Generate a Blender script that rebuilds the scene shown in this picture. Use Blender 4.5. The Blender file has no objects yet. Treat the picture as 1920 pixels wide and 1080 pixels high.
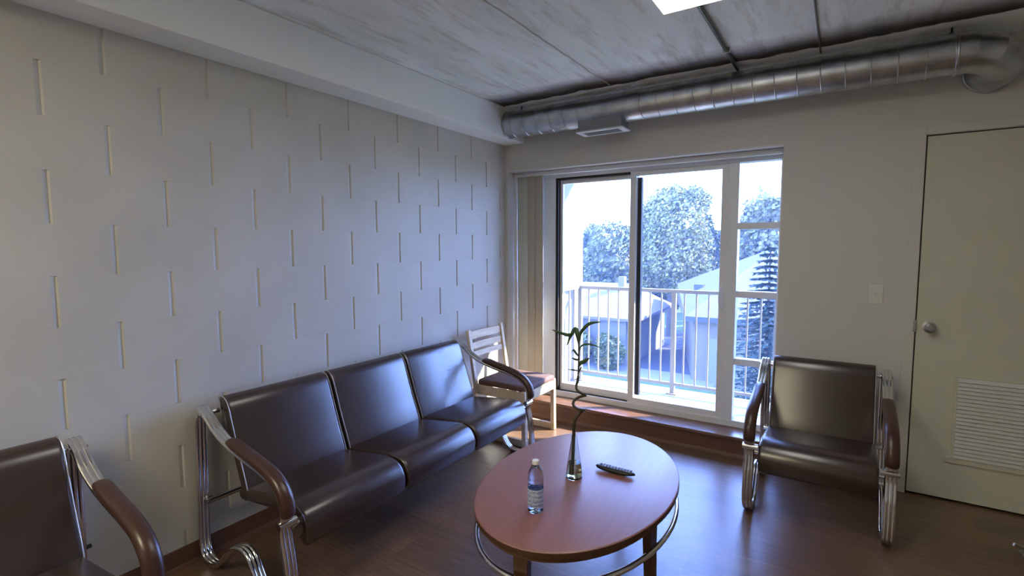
import bpy, bmesh, math, random
from mathutils import Vector, Matrix, noise
S = bpy.context.scene
C = S.collection
PI = math.pi
R = math.radians

# ------------------------------------------------------------------ camera
cd = bpy.data.cameras.new('camera')
cam = bpy.data.objects.new('camera', cd)
C.objects.link(cam)
rx = Vector((0.8368856, 0.5473639, -0.00391003))
ux = Vector((-0.04208926, 0.07147064, 0.99655428))
fx = Vector((-0.54575725, 0.83383737, -0.08285089))
M = Matrix.Identity(4)
for i in range(3):
    M[i][0] = rx[i]; M[i][1] = ux[i]; M[i][2] = -fx[i]
M.translation = Vector((2.5526, -3.7989, 1.5101))
cam.matrix_world = M
cd.sensor_width = 36
cd.lens = 17.743
cd.clip_start = 0.05
cd.clip_end = 500
S.camera = cam

# ------------------------------------------------------------------ world, sun, exposure
w = bpy.data.worlds.new('world'); S.world = w
w.use_nodes = True
nt = w.node_tree; nt.nodes.clear()
out = nt.nodes.new('ShaderNodeOutputWorld')
bg = nt.nodes.new('ShaderNodeBackground')
tc = nt.nodes.new('ShaderNodeTexCoord')
sp = nt.nodes.new('ShaderNodeSeparateXYZ')
rp = nt.nodes.new('ShaderNodeValToRGB')
rp.color_ramp.elements[0].position = 0.0
rp.color_ramp.elements[0].color = (0.31, 0.48, 1.0, 1)
rp.color_ramp.elements[1].position = 0.5
rp.color_ramp.elements[1].color = (0.21, 0.35, 1.0, 1)
nt.links.new(tc.outputs['Generated'], sp.inputs[0])
nt.links.new(sp.outputs['Z'], rp.inputs[0])
nt.links.new(rp.outputs[0], bg.inputs['Color'])
bg.inputs['Strength'].default_value = 21.0
nt.links.new(bg.outputs[0], out.inputs['Surface'])

sd = bpy.data.lights.new('sun', 'SUN')
sun = bpy.data.objects.new('sun', sd); C.objects.link(sun)
sd.energy = 30.0
sd.color = (1.0, 0.93, 0.84)
sd.angle = R(0.6)
SUN = Vector((-1.3, -1.0, -1.0)).normalized()
sun.rotation_euler = SUN.to_track_quat('-Z', 'Y').to_euler()
sun.location = (6, 8, 9)

S.view_settings.view_transform = 'Standard'
S.view_settings.look = 'None'
S.view_settings.gamma = 1
S.view_settings.use_curve_mapping = False
S.view_settings.exposure = 0.0
S.cycles.max_bounces = 10
S.cycles.diffuse_bounces = 6
S.cycles.transparent_max_bounces = 16
S.cycles.sample_clamp_indirect = 6

# ------------------------------------------------------------------ materials
def mat(name, col=(.8, .8, .8), rough=.5, metal=0, spec=.5, trans=0, ior=1.45, emit=None, es=0, coat=0):
    m = bpy.data.materials.new(name); m.use_nodes = True
    b = m.node_tree.nodes['Principled BSDF']
    b.inputs['Base Color'].default_value = (*col, 1)
    b.inputs['Roughness'].default_value = rough
    b.inputs['Metallic'].default_value = metal
    b.inputs['Specular IOR Level'].default_value = spec
    b.inputs['Transmission Weight'].default_value = trans
    b.inputs['IOR'].default_value = ior
    b.inputs['Coat Weight'].default_value = coat
    if emit:
        b.inputs['Emission Color'].default_value = (*emit, 1)
        b.inputs['Emission Strength'].default_value = es
    return m
def N(m, t, **kw):
    n = m.node_tree.nodes.new(t)
    for k, v in kw.items(): setattr(n, k, v)
    return n
def L(m, a, b): m.node_tree.links.new(a, b)
def bsdf(m): return m.node_tree.nodes['Principled BSDF']
def obj_coord(m, scale=(1, 1, 1), rot=(0, 0, 0)):
    t = N(m, 'ShaderNodeTexCoord'); mp = N(m, 'ShaderNodeMapping')
    mp.inputs['Scale'].default_value = scale; mp.inputs['Rotation'].default_value = rot
    L(m, t.outputs['Object'], mp.inputs[0]); return mp.outputs[0]
def noise_mix(m, c1, c2, scale, vec=None, detail=4, lo=.35, hi=.65, rough=.5):
    n = N(m, 'ShaderNodeTexNoise'); n.inputs['Scale'].default_value = scale
    n.inputs['Detail'].default_value = detail; n.inputs['Roughness'].default_value = rough
    L(m, vec if vec else obj_coord(m), n.inputs['Vector'])
    r = N(m, 'ShaderNodeValToRGB')
    r.color_ramp.elements[0].position = lo; r.color_ramp.elements[0].color = (*c1, 1)
    r.color_ramp.elements[1].position = hi; r.color_ramp.elements[1].color = (*c2, 1)
    L(m, n.outputs['Fac'], r.inputs[0])
    return r.outputs[0], n.outputs['Fac']
def bump(m, h, strength=.3, dist=.01):
    b = N(m, 'ShaderNodeBump'); b.inputs['Strength'].default_value = strength
    b.inputs['Distance'].default_value = dist
    L(m, h, b.inputs['Height']); L(m, b.outputs[0], bsdf(m).inputs['Normal'])

# painted block
m_block = mat('painted_block', (.66, .65, .62), .55, spec=.3)
c, f = noise_mix(m_block, (.50, .485, .445), (.55, .535, .495), 2.2)
L(m_block, c, bsdf(m_block).inputs['Base Color'])
_, f2 = noise_mix(m_block, (0, 0, 0), (1, 1, 1), 90)
bump(m_block, f2, .12, .003)
m_wall = mat('painted_drywall', (.60, .59, .56), .6, spec=.25)
_, f2 = noise_mix(m_wall, (0, 0, 0), (1, 1, 1), 150); bump(m_wall, f2, .06, .002)
m_beam = mat('painted_soffit', (.88, .91, .92), .6, spec=.25)
_, f2 = noise_mix(m_beam, (0, 0, 0), (1, 1, 1), 60); bump(m_beam, f2, .1, .003)
m_white = mat('white_vinyl_frame', (.72, .73, .75), .35)
m_whitem = mat('white_painted_metal', (.62, .63, .66), .4)
m_rail = mat('railing_paint', (.30, .30, .31), .5)
m_door = mat('door_paint', (.56, .55, .48), .5, spec=.3)
c, _ = noise_mix(m_door, (.585, .585, .47), (.61, .61, .495), 3); L(m_door, c, bsdf(m_door).inputs['Base Color'])
m_dark = mat('dark_rubber_and_gaps', (.015, .015, .02), .6)
m_black = mat('black_plastic', (.012, .013, .018), .35)
m_chrome = mat('chrome', (.78, .78, .80), .12, 1)
_, f2 = noise_mix(m_chrome, (0, 0, 0), (1, 1, 1), 60); bump(m_chrome, f2, .05, .002)
m_satin = mat('satin_steel', (.55, .55, .56), .3, 1)
m_galv = mat('galvanised_duct', (.7, .72, .74), .36, 1)
c, f = noise_mix(m_galv, (.42, .44, .47), (.62, .65, .69), 9); L(m_galv, c, bsdf(m_galv).inputs['Base Color'])
bump(m_galv, f, .15, .004)
m_leather = mat('brown_vinyl', (.034, .018, .013), .27, ior=1.8, spec=.5)
_, f2 = noise_mix(m_leather, (0, 0, 0), (1, 1, 1), 260); bump(m_leather, f2, .12, .001)
m_highlight = mat('highlight_silver', (.5, .5, .52), .35, .6)
m_pad = mat('armrest_vinyl', (.060, .028, .020), .3, spec=.6)
m_birch = mat('pale_birch', (.62, .50, .34), .4)
c, _ = noise_mix(m_birch, (.60, .46, .29), (.70, .57, .40), 6, obj_coord(m_birch, (1, 8, 8))); L(m_birch, c, bsdf(m_birch).inputs['Base Color'])
m_seat = mat('brown_fabric_seat', (.13, .075, .062), .8)
m_base = mat('brown_rubber_base', (.13, .062, .038), .5)
m_sill = mat('sill_laminate', (.16, .085, .055), .25, spec=.6)
c, _ = noise_mix(m_sill, (.12, .062, .042), (.19, .10, .065), 5, obj_coord(m_sill, (1, 12, 12))); L(m_sill, c, bsdf(m_sill).inputs['Base Color'])
m_panel = mat('lamp_diffuser', (.9, .9, .9), .5, emit=(1.0, .96, .88), es=6.0)
m_fill_panel = mat('warm_fill_panel', (.9, .9, .9), .5, emit=(1.0, .90, .64), es=22.0)
m_leaf = mat('bamboo_leaf', (.035, .085, .03), .45)
m_stalk = mat('bamboo_stalk', (.05, .045, .02), .4)
m_fascia0 = mat('slot_grey', (.16, .17, .18), .6)
m_concf = mat('balcony_concrete', (.34, .33, .31), .8)
m_stucco = mat('balcony_stucco', (.38, .38, .37), .85)

# table top: cherry laminate with tight grain
m_table = mat('cherry_laminate', (.30, .11, .06), .44, ior=2.0, spec=.5)
c, _ = noise_mix(m_table, (.23, .083, .052), (.27, .10, .064), 5, obj_coord(m_table, (14, 1.2, 8)), 6)
L(m_table, c, bsdf(m_table).inputs['Base Color'])
m_tedge = mat('walnut_edge', (.085, .04, .02), .35)

# plank floor
m_floor = mat('plank_floor', (.12, .06, .035), .33, ior=1.7, spec=.5)
v = obj_coord(m_floor)
br = N(m_floor, 'ShaderNodeTexBrick')
br.offset = .37
br.inputs['Scale'].default_value = 1
br.inputs['Brick Width'].default_value = 1.22
br.inputs['Row Height'].default_value = .152
br.inputs['Mortar Size'].default_value = .0012
br.inputs['Color1'].default_value = (.30, .30, .30, 1)
br.inputs['Color2'].default_value = (.75, .75, .75, 1)
br.inputs['Mortar'].default_value = (0, 0, 0, 1)
L(m_floor, v, br.inputs['Vector'])
gr, gf = noise_mix(m_floor, (.085, .047, .026), (.215, .128, .075), 3.5, obj_coord(m_floor, (1.2, 22, 1)), 8, .3, .72, .65)
mx = N(m_floor, 'ShaderNodeMix', data_type='RGBA', blend_type='OVERLAY')
mx.inputs[0].default_value = .45
L(m_floor, gr, mx.inputs[6]); L(m_floor, br.outputs['Color'], mx.inputs[7])
L(m_floor, mx.outputs[2], bsdf(m_floor).inputs['Base Color'])
bump(m_floor, gf, .06, .002)

# ceiling: stained precast concrete; long soft dark stains run along the planks
m_ceil = mat('precast_concrete', (.36, .36, .35), .8, spec=.2)
c1, f1 = noise_mix(m_ceil, (.74, .77, .75), (.93, .97, 1.0), 1.5, obj_coord(m_ceil, (2.6, .6, 1)), 6, .32, .66)
c2, f2 = noise_mix(m_ceil, (.50, .46, .40), (1, 1, 1), 6, obj_coord(m_ceil, (2.4, .35, 1)), 9, .28, .50, .7)
mx = N(m_ceil, 'ShaderNodeMix', data_type='RGBA', blend_type='MULTIPLY'); mx.inputs[0].default_value = .7
L(m_ceil, c1, mx.inputs[6]); L(m_ceil, c2, mx.inputs[7])
# dark band running beside the wall, lighter strip nearest the wall
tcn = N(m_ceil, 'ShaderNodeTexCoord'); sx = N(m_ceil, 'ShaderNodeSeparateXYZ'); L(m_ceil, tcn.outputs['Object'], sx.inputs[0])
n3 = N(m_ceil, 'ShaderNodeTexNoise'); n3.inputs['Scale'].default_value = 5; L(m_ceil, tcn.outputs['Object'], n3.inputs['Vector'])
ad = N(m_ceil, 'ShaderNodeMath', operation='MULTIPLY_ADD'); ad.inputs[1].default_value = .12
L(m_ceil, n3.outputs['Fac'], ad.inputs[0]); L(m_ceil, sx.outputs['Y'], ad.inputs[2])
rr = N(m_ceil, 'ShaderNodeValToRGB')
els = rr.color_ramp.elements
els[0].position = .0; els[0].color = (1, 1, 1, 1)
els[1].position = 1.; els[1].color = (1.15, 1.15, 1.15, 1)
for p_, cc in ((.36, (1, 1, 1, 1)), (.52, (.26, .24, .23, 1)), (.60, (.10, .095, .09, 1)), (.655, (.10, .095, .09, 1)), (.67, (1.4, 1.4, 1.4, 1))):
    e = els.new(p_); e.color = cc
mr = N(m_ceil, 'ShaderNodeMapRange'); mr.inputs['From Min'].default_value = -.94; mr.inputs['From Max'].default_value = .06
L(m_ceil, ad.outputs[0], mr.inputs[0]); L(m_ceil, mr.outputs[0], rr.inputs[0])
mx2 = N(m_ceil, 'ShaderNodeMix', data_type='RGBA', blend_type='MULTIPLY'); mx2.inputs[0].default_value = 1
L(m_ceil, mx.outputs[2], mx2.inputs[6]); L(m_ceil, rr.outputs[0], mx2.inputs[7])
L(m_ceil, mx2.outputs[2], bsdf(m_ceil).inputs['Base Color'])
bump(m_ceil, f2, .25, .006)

# thin clear glazing and blown / moulded glass
def glazing(name):
    m = bpy.data.materials.new(name); m.use_nodes = True; t = m.node_tree; t.nodes.clear()
    o = t.nodes.new('ShaderNodeOutputMaterial'); tr = t.nodes.new('ShaderNodeBsdfTransparent'); gl = t.nodes.new('ShaderNodeBsdfGlossy')
    tr.inputs[0].default_value = (.95, .97, .98, 1); gl.inputs['Roughness'].default_value = .02
    fr = t.nodes.new('ShaderNodeFresnel'); fr.inputs[0].default_value = 1.35
    mix = t.nodes.new('ShaderNodeMixShader')
    ge = t.nodes.new('ShaderNodeNewGeometry'); inv = t.nodes.new('ShaderNodeMath'); inv.operation = 'SUBTRACT'; inv.inputs[0].default_value = 1
    mul = t.nodes.new('ShaderNodeMath'); mul.operation = 'MULTIPLY'
    t.links.new(ge.outputs['Backfacing'], inv.inputs[1]); t.links.new(inv.outputs[0], mul.inputs[0]); t.links.new(fr.outputs[0], mul.inputs[1])
    t.links.new(mul.outputs[0], mix.inputs[0]); t.links.new(tr.outputs[0], mix.inputs[1]); t.links.new(gl.outputs[0], mix.inputs[2])
    t.links.new(mix.outputs[0], o.inputs[0]); return m
m_glass = glazing('window_glass')
m_vase = mat('vase_glass', (.9, .95, .92), .02, trans=1, ior=1.45)
m_water = mat('murky_water', (.62, .66, .45), .02, trans=1, ior=1.33)
m_pet = mat('clear_plastic', (.70, .82, 1.0), .05, trans=1, ior=1.35)
m_label = mat('water_label', (.75, .78, .85), .4)
v = obj_coord(m_label)
wv = N(m_label, 'ShaderNodeTexWave', bands_direction='Z'); wv.inputs['Scale'].default_value = 18; wv.inputs['Distortion'].default_value = 7; wv.inputs['Detail Scale'].default_value = 14
L(m_label, v, wv.inputs['Vector'])
r_ = N(m_label, 'ShaderNodeValToRGB'); r_.color_ramp.elements[0].position = .12; r_.color_ramp.elements[0].color = (.14, .22, .50, 1)
r_.color_ramp.elements[1].position = .5; r_.color_ramp.elements[1].color = (.60, .68, .88, 1)
L(m_label, wv.outputs[0], r_.inputs[0]); L(m_label, r_.outputs[0], bsdf(m_label).inputs['Base Color'])
# translucent vertical blind vanes
def cloth_translucent(name, col, tcol, fac):
    m = bpy.data.materials.new(name); m.use_nodes = True; t = m.node_tree; t.nodes.clear()
    o = t.nodes.new('ShaderNodeOutputMaterial'); d = t.nodes.new('ShaderNodeBsdfDiffuse'); tr = t.nodes.new('ShaderNodeBsdfTranslucent')
    d.inputs[0].default_value = (*col, 1); tr.inputs[0].default_value = (*tcol, 1)
    mix = t.nodes.new('ShaderNodeMixShader'); mix.inputs[0].default_value = fac
    t.links.new(d.outputs[0], mix.inputs[1]); t.links.new(tr.outputs[0], mix.inputs[2]); t.links.new(mix.outputs[0], o.inputs[0]); return m
m_blind = cloth_translucent('blind_vane', (.60, .60, .54), (.60, .55, .42), .12)
m_blind2 = cloth_translucent('blind_vane_tan', (.52, .48, .40), (.60, .48, .32), .12)
# outdoors
def leafy(name, a, b):
    m = mat(name, a, .7, spec=.2)
    c, _ = noise_mix(m, a, b, .6); L(m, c, bsdf(m).inputs['Base Color']); return m
m_tree = leafy('foliage', (.07, .08, .03), (.14, .145, .055))
m_tree2 = leafy('foliage_light', (.12, .13, .04), (.27, .25, .10))
m_spruce = leafy('spruce_needles', (.03, .05, .04), (.055, .08, .065))
m_bark = mat('bark', (.10, .08, .06), .9)
m_grass = leafy('lawn', (.065, .095, .03), (.09, .12, .045))
m_asph = mat('driveway', (.055, .055, .06), .9)
m_walk = mat('pavement', (.16, .155, .15), .9)
m_roof = mat('shingle_roof', (.26, .22, .21), .85)
c, _ = noise_mix(m_roof, (.105, .085, .08), (.13, .105, .10), 9); L(m_roof, c, bsdf(m_roof).inputs['Base Color'])
m_siding = mat('house_siding', (.14, .115, .09), .8)
m_siding2 = mat('pale_siding', (.15, .14, .125), .8)
m_fascia = mat('grey_fascia', (.04, .045, .055), .6)
m_pane = mat('dark_pane', (.03, .04, .05), .1)

# ------------------------------------------------------------------ builders
def new_bm(): return bmesh.new()
def finish(name, bm, m, parent=None, smooth=False, auto=35):
    bmesh.ops.recalc_face_normals(bm, faces=bm.faces)
    me = bpy.data.meshes.new(name); bm.to_mesh(me); bm.free()
    if m:
        me.materials.append(m)
    o = bpy.data.objects.new(name, me); C.objects.link(o)
    if parent: o.parent = parent
    if smooth:
        for p in me.polygons: p.use_smooth = True
        try: me.set_sharp_from_angle(angle=R(auto))
        except Exception: pass
    return o
def box(bm, x0, x1, y0, y1, z0, z1, bev=0, seg=2):
    r = bmesh.ops.create_cube(bm, size=1, matrix=Matrix.Translation(((x0+x1)/2, (y0+y1)/2, (z0+z1)/2)) @ Matrix.Diagonal((abs(x1-x0), abs(y1-y0), abs(z1-z0), 1)))
    if bev:
        es = {e for v_ in r['verts'] for e in v_.link_edges}
        bmesh.ops.bevel(bm, geom=list(es), offset=bev, segments=seg, profile=.5, affect='EDGES')
    return r['verts']
def bar(bm, a, b, wx, wy, up=Vector((0, 0, 1)), bev=0):
    """rectangular bar from a to b"""
    a = Vector(a); b = Vector(b); d = b - a; ln = d.length; z = d.normalized()
    x = up.cross(z)
    if x.length < 1e-4: x = Vector((1, 0, 0))
    x.normalize(); y = z.cross(x)
    m = Matrix((x, y, z)).transposed().to_4x4(); m.translation = (a + b) / 2
    r = bmesh.ops.create_cube(bm, size=1, matrix=m @ Matrix.Diagonal((wx, wy, ln, 1)))
    if bev:
        es = {e for v_ in r['verts'] for e in v_.link_edges}
        bmesh.ops.bevel(bm, geom=list(es), offset=bev, segments=2, profile=.5, affect='EDGES')
def tube(bm, pts, rad, seg=12, cap=True, closed=False):
    pts = [Vector(p) for p in pts]; n = len(pts)
    rads = rad if isinstance(rad, (list, tuple)) else [rad] * n
    rings = []; nrm = None
    for i in range(n):
        if closed: t = (pts[(i+1) % n] - pts[i-1])
        else: t = pts[min(i+1, n-1)] - pts[max(i-1, 0)]
        t.normalize()
        if nrm is None:
            nrm = t.orthogonal().normalized()
        else:
            nrm = (nrm - t * nrm.dot(t)).normalized()
        bn = t.cross(nrm)
        rings.append([bm.verts.new(pts[i] + (nrm * math.cos(2*PI*k/seg) + bn * math.sin(2*PI*k/seg)) * rads[i]) for k in range(seg)])
    m = n if closed else n - 1
    for i in range(m):
        A = rings[i]; B = rings[(i+1) % n]
        for k in range(seg): bm.faces.new((A[k], A[(k+1) % seg], B[(k+1) % seg], B[k]))
    if cap and not closed:
        bm.faces.new(rings[0][::-1]); bm.faces.new(rings[-1])
def lathe(bm, prof, cx=0, cy=0, seg=32):
    rings = []
    for r, z in prof:
        if r < 1e-6: rings.append([bm.verts.new((cx, cy, z))])
        else: rings.append([bm.verts.new((cx + r*math.cos(2*PI*k/seg), cy + r*math.sin(2*PI*k/seg), z)) for k in range(seg)])
    for A, B in zip(rings, rings[1:]):
        for k in range(seg):
            a = [A[k % len(A)], A[(k+1) % len(A)], B[(k+1) % len(B)], B[k % len(B)]]
            u = []
            for v_ in a:
                if v_ not in u: u.append(v_)
            if len(u) > 2: bm.faces.new(u)
def smooth_path(pts, n=5, closed=False):
    P = [Vector(p) for p in pts]; out = []; m = len(P)
    rng = range(m) if closed else range(m - 1)
    for i in rng:
        if closed: p0, p1, p2, p3 = P[i-1], P[i], P[(i+1) % m], P[(i+2) % m]
        else: p0, p1, p2, p3 = P[max(i-1, 0)], P[i], P[i+1], P[min(i+2, m-1)]
        for k in range(n):
            t = k / n
            out.append(.5 * ((2*p1) + (-p0+p2)*t + (2*p0-5*p1+4*p2-p3)*t*t + (-p0+3*p1-3*p2+p3)*t**3))
    if not closed: out.append(P[-1])
    return out
def prism(bm, poly, axis, a, b):
    """extrude 2-D polygon along axis ('x','y','z')"""
    def mk(p, t):
        if axis == 'x': return (t, p[0], p[1])
        if axis == 'y': return (p[0], t, p[1])
        return (p[0], p[1], t)
    A = [bm.verts.new(mk(p, a)) for p in poly]; B = [bm.verts.new(mk(p, b)) for p in poly]
    n = len(poly)
    for i in range(n): bm.faces.new((A[i], A[(i+1) % n], B[(i+1) % n], B[i]))
    bm.faces.new(A[::-1]); bm.faces.new(B)
def struct(o): o['kind'] = 'structure'; return o
def tag(o, label, cat, group=None):
    o['label'] = label; o['category'] = cat
    if group: o['group'] = group
    return o
def thing(name, label, cat, loc=(0, 0, 0), rz=0, group=None):
    o = bpy.data.objects.new(name, None); C.objects.link(o); o.location = loc; o.rotation_euler = (0, 0, rz)
    o.empty_display_size = .1
    return tag(o, label, cat, group)
def boxobj(name, dims, m, parent=None, bev=0):
    bm = new_bm(); box(bm, *dims, bev); return finish(name, bm, m, parent)

# ------------------------------------------------------------------ room shell
XR, YB, ZC = 4.7, -6.2, 2.635
bm = new_bm(); box(bm, -.2, XR+.2, YB-.2, .06, -.15, 0); struct(finish('floor', bm, m_floor))
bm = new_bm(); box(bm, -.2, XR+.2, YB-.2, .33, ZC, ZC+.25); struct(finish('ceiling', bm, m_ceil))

# left wall of painted concrete block: every vertical joint is a raked groove
bm = new_bm()
box(bm, -.2, -.012, YB, .30, -.02, ZC)
rows = []
for k in range(-1, 12):
    zt = 2.213 - .2032 * (k - 1); zb = zt - .2032
    zt = min(zt, 2.45); zb = max(zb, 0)
    if zt <= zb: continue
    ys = [YB]
    par = 0 if k % 2 == 0 else 1
    c_ = -40 + par
    prof = [(YB, 0)]
    while True:
        yj = c_ * .2032 - 2.934
        c_ += 2
        if yj < YB + .02: continue
        if yj > -.02: break
        h = .0125
        prof += [(yj-h, 0), (yj+h*.35, -.0065), (yj+h*.85, 0)]
    prof.append((.30, 0))
    e = .0012
    A = [bm.verts.new((x_, y_, zb+e)) for y_, x_ in prof]; B = [bm.verts.new((x_, y_, zt-e)) for y_, x_ in prof]
    A0 = [bm.verts.new((x_-.0006, y_, zb)) for y_, x_ in prof]; B0 = [bm.verts.new((x_-.0006, y_, zt)) for y_, x_ in prof]
    for i in range(len(prof)-1):
        bm.faces.new((A[i], A[i+1], B[i+1], B[i]))
        bm.faces.new((A0[i], A0[i+1], A[i+1], A[i])); bm.faces.new((B[i], B[i+1], B0[i+1], B0[i]))
me_w = finish('wall_left', bm, m_block); struct(me_w)
# make sure the block faces look into the room
bm = new_bm(); bm.from_mesh(me_w.data)
for f_ in bm.faces:
    if abs(f_.normal.x) > .9 and f_.calc_center_median().x > -.01 and f_.normal.x < 0: f_.normal_flip()
bm.to_mesh(me_w.data); bm.free()

# painted beam along the top of the left wall
bm = new_bm(); box(bm, -.1, .20, YB, 0, 2.398, ZC+.02, .004); struct(finish('trim_1', bm, m_beam))

# window wall with opening x .03-2.20, z .14-2.165
OX0, OX1, OZ0, OZ1 = .03, 2.20, .145, 2.163
WT = .30
bm = new_bm()
box(bm, -.01, OX0, 0, WT, 0, ZC)
box(bm, OX0, OX1, 0, WT, OZ1, ZC)
box(bm, OX0, OX1, 0, WT, -.1, OZ0-.02)
box(bm, OX1, 2.93, 0, WT, 0, ZC)
box(bm, 2.93, 3.84, 0, WT, 2.137, ZC)
box(bm, 3.84, XR, 0, WT, 0, ZC)
box(bm, 2.93, 3.84, .06, WT, 0, 2.137)
struct(finish('wall_front', bm, m_wall))
bm = new_bm(); box(bm, XR, XR+.2, YB, .3, 0, ZC); struct(finish('wall_right', bm, m_wall))
bm = new_bm(); box(bm, -.2, XR+.2, YB-.2, YB, 0, ZC); struct(finish('wall_back', bm, m_wall))

# bead trim around the opening
bm = new_bm()
box(bm, OX0-.006, OX1, -.006, .0, OZ1-.004, OZ1+.010, .002)
box(bm, OX0-.008, OX0, -.006, .0, OZ0, OZ1+.008, .002)
struct(finish('trim_2', bm, m_whitem))
# rubber base
def basepoly(): return [(0, 0), (-.014, 0), (-.010, .010), (-.004, .020), (-.003, .098), (0, .100)]
bm = new_bm(); prism(bm, [(-y_, z_) for y_, z_ in [(0, 0), (-.014, 0), (-.010, .010), (-.004, .020), (-.003, .098), (0, .100)]], 'y', YB, 0); struct(finish('baseboard_left', bm, m_base))
bm = new_bm()
prism(bm, [(y_, z_*1.25) for y_, z_ in basepoly()], 'x', .004, OX1)
prism(bm, basepoly(), 'x', OX1, 2.865)
struct(finish('baseboard_front', bm, m_base))
# sill board
bm = new_bm(); box(bm, OX0-.01, OX1, -.022, .30, .128, .152, .004); struct(finish('trim_3', bm, m_sill))

# ------------------------------------------------------------------ patio door set
root = bpy.data.objects.new('window_1', None); C.objects.link(root); root.location = (0, 0, 0); struct(root)
FY0, FY1 = .20, .29
bm = new_bm()
box(bm, OX0, OX1, FY0, FY1, 2.105, OZ1, .003)        # head
box(bm, OX0, OX1, FY0-.01, FY1, .150, .200, .003)    # bottom track
box(bm, OX0, .06, FY0, FY1, .2, 2.105, .003)
box(bm, .275, .400, FY0, FY1, .2, 2.105, .003)
box(bm, 1.835, 1.905, FY0-.006, FY1, .2, 2.105, .003)
box(bm, 2.172, OX1, FY0, FY1, .2, 2.105, .003)
finish('window_frame', bm, m_white, root)
bm = new_bm()
for (a, b) in ((.06, .275), (1.905, 2.172)):
    for z in (1.648, 1.150, .646): box(bm, a, b, FY0, FY1-.02, z-.0235, z+.0235, .003)
finish('transom_bar', bm, m_white, root)
for (a, b) in ((.06, .275), (1.905, 2.172)):
    boxobj('pane', (a, b, .245, .249, .2, 2.105), m_glass, root)
# fixed leaf (outer)
bm = new_bm()
box(bm, .425, 1.135, .245, .280, 2.055, 2.105, .003); box(bm, .425, 1.135, .245, .280, .200, .262, .003)
box(bm, .425, .450, .245, .280, .262, 2.055, .003); box(bm, 1.110, 1.150, .245, .280, .262, 2.055, .003)
fx_ = finish('fixed_leaf', bm, m_white, root)
boxobj('pane', (.445, 1.115, .258, .262, .255, 2.06), m_glass, fx_)
# sliding leaf (inner)
bm = new_bm()
box(bm, 1.085, 1.835, .205, .240, 2.070, 2.105, .003); box(bm, 1.085, 1.835, .205, .240, .185, .245, .003)
box(bm, 1.085, 1.135, .205, .240, .245, 2.07, .003); box(bm, 1.785, 1.835, .205, .240, .245, 2.07, .003)
sl = finish('sliding_leaf', bm, m_white, root)
boxobj('pane', (1.13, 1.79, .220, .224, .24, 2.075), m_glass, sl)
bm = new_bm(); box(bm, 1.136, 1.168, .243, .284, .262, 2.06); o = finish('interlock_strip', bm, m_dark, sl)  # dark strip beside the interlock of the sliding leaf
bm = new_bm()
tube(bm, smooth_path([(1.808, .200, 1.03), (1.800, .170, 1.06), (1.797, .160, 1.12), (1.800, .170, 1.18), (1.808, .200, 1.21)], 5), .007, 8)
box(bm, 1.797, 1.822, .198, .206, 1.0, 1.24, .003)
finish('pull_handle', bm, m_white, sl, True)
bm = new_bm(); box(bm, .402, .424, .21, .288, .2, 2.105); box(bm, .402, 1.08, .206, .244, 2.088, 2.105); box(bm, .402, 1.08, .208, .240, .198, .202)
finish('track_gap_shade', bm, m_dark, root)  # dark filler stands in for the shade in the track gap

# vertical blind vanes stacked at the left
bl = thing('vertical_blind', 'beige vertical blind drawn aside at the left end of the patio window', 'blind', (.2, .1, 2.14))
def rel(o, p): o.parent = p; o.matrix_parent_inverse = Matrix.Translation(p.location).inverted() if p.rotation_euler[2] == 0 else Matrix.Identity(4)
bm = new_bm(); box(bm, .035, 2.19, .09, .125, 2.125, 2.162, .004); o = finish('head_rail', bm, m_whitem); rel(o, bl)
for i, (xa, ya, xb, yb, mm) in enumerate(((.040, .078, .056, .140, m_white), (.060, .110, .175, .106, m_blind), (.172, .100, .250, .108, m_blind2), (.246, .104, .325, .112, m_blind2))):
    bm = new_bm()
    d = Vector((xb-xa, yb-ya, 0)); n_ = Vector((-d.y, d.x, 0)).normalized()
    P = []
    for k in range(7):
        t = k/6; q = Vector((xa, ya, 0)) + d*t + n_ * (-.008*math.sin(PI*t)); P.append(q)
    z0, z1 = .165, 2.125
    A = [bm.verts.new((q.x, q.y, z0)) for q in P]; B = [bm.verts.new((q.x, q.y, z1)) for q in P]
    for k in range(6): bm.faces.new((A[k], A[k+1], B[k+1], B[k]))
    o = finish('vane', bm, mm, None, True); rel(o, bl)
    so = o.modifiers.new('s', 'SOLIDIFY'); so.thickness = .0012

# ------------------------------------------------------------------ interior door
dr = bpy.data.objects.new('door_1', None); C.objects.link(dr); struct(dr)
boxobj('door_leaf', (2.936, 3.834, .004, .045, .012, 2.131), m_door, dr, .002)
bm = new_bm(); box(bm, 2.926, 2.936, .012, .07, 0, 2.14); box(bm, 3.834, 3.844, .012, .07, 0, 2.14); box(bm, 2.926, 3.844, .012, .07, 2.131, 2.14); box(bm, 2.93, 3.84, .05, .07, 0, .03)
finish('door_gap', bm, m_dark, dr)
bm = new_bm()
box(bm, 2.872, 2.928, -.012, .012, 0, 2.19, .003); box(bm, 3.842, 3.898, -.012, .012, 0, 2.19, .003); box(bm, 2.928, 3.842, -.012, .012, 2.139, 2.19, .003)
finish('door_frame', bm, mat('frame_paint', (.60, .59, .54), .5), dr)
bm = new_bm(); box(bm, 2.918, 2.934, -.016, -.006, .995, 1.065, .002); finish('strike_plate', bm, m_satin, dr)
bm = new_bm(); lathe(bm, [(0, 0), (.032, 0), (.033, .006), (.013, .010), (.012, .028), (.022, .034), (.028, .046), (.027, .058), (.017, .066), (0, .067)])
bmesh.ops.transform(bm, matrix=Matrix.Translation((2.995, .004, 1.027)) @ Matrix.Rotation(R(90), 4, 'X'), verts=bm.verts)
finish('door_knob', bm, m_satin, dr, True)
GX0, GX1, GZ0, GZ1 = 3.140, 3.640, .272, .744
bm = new_bm()
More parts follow.
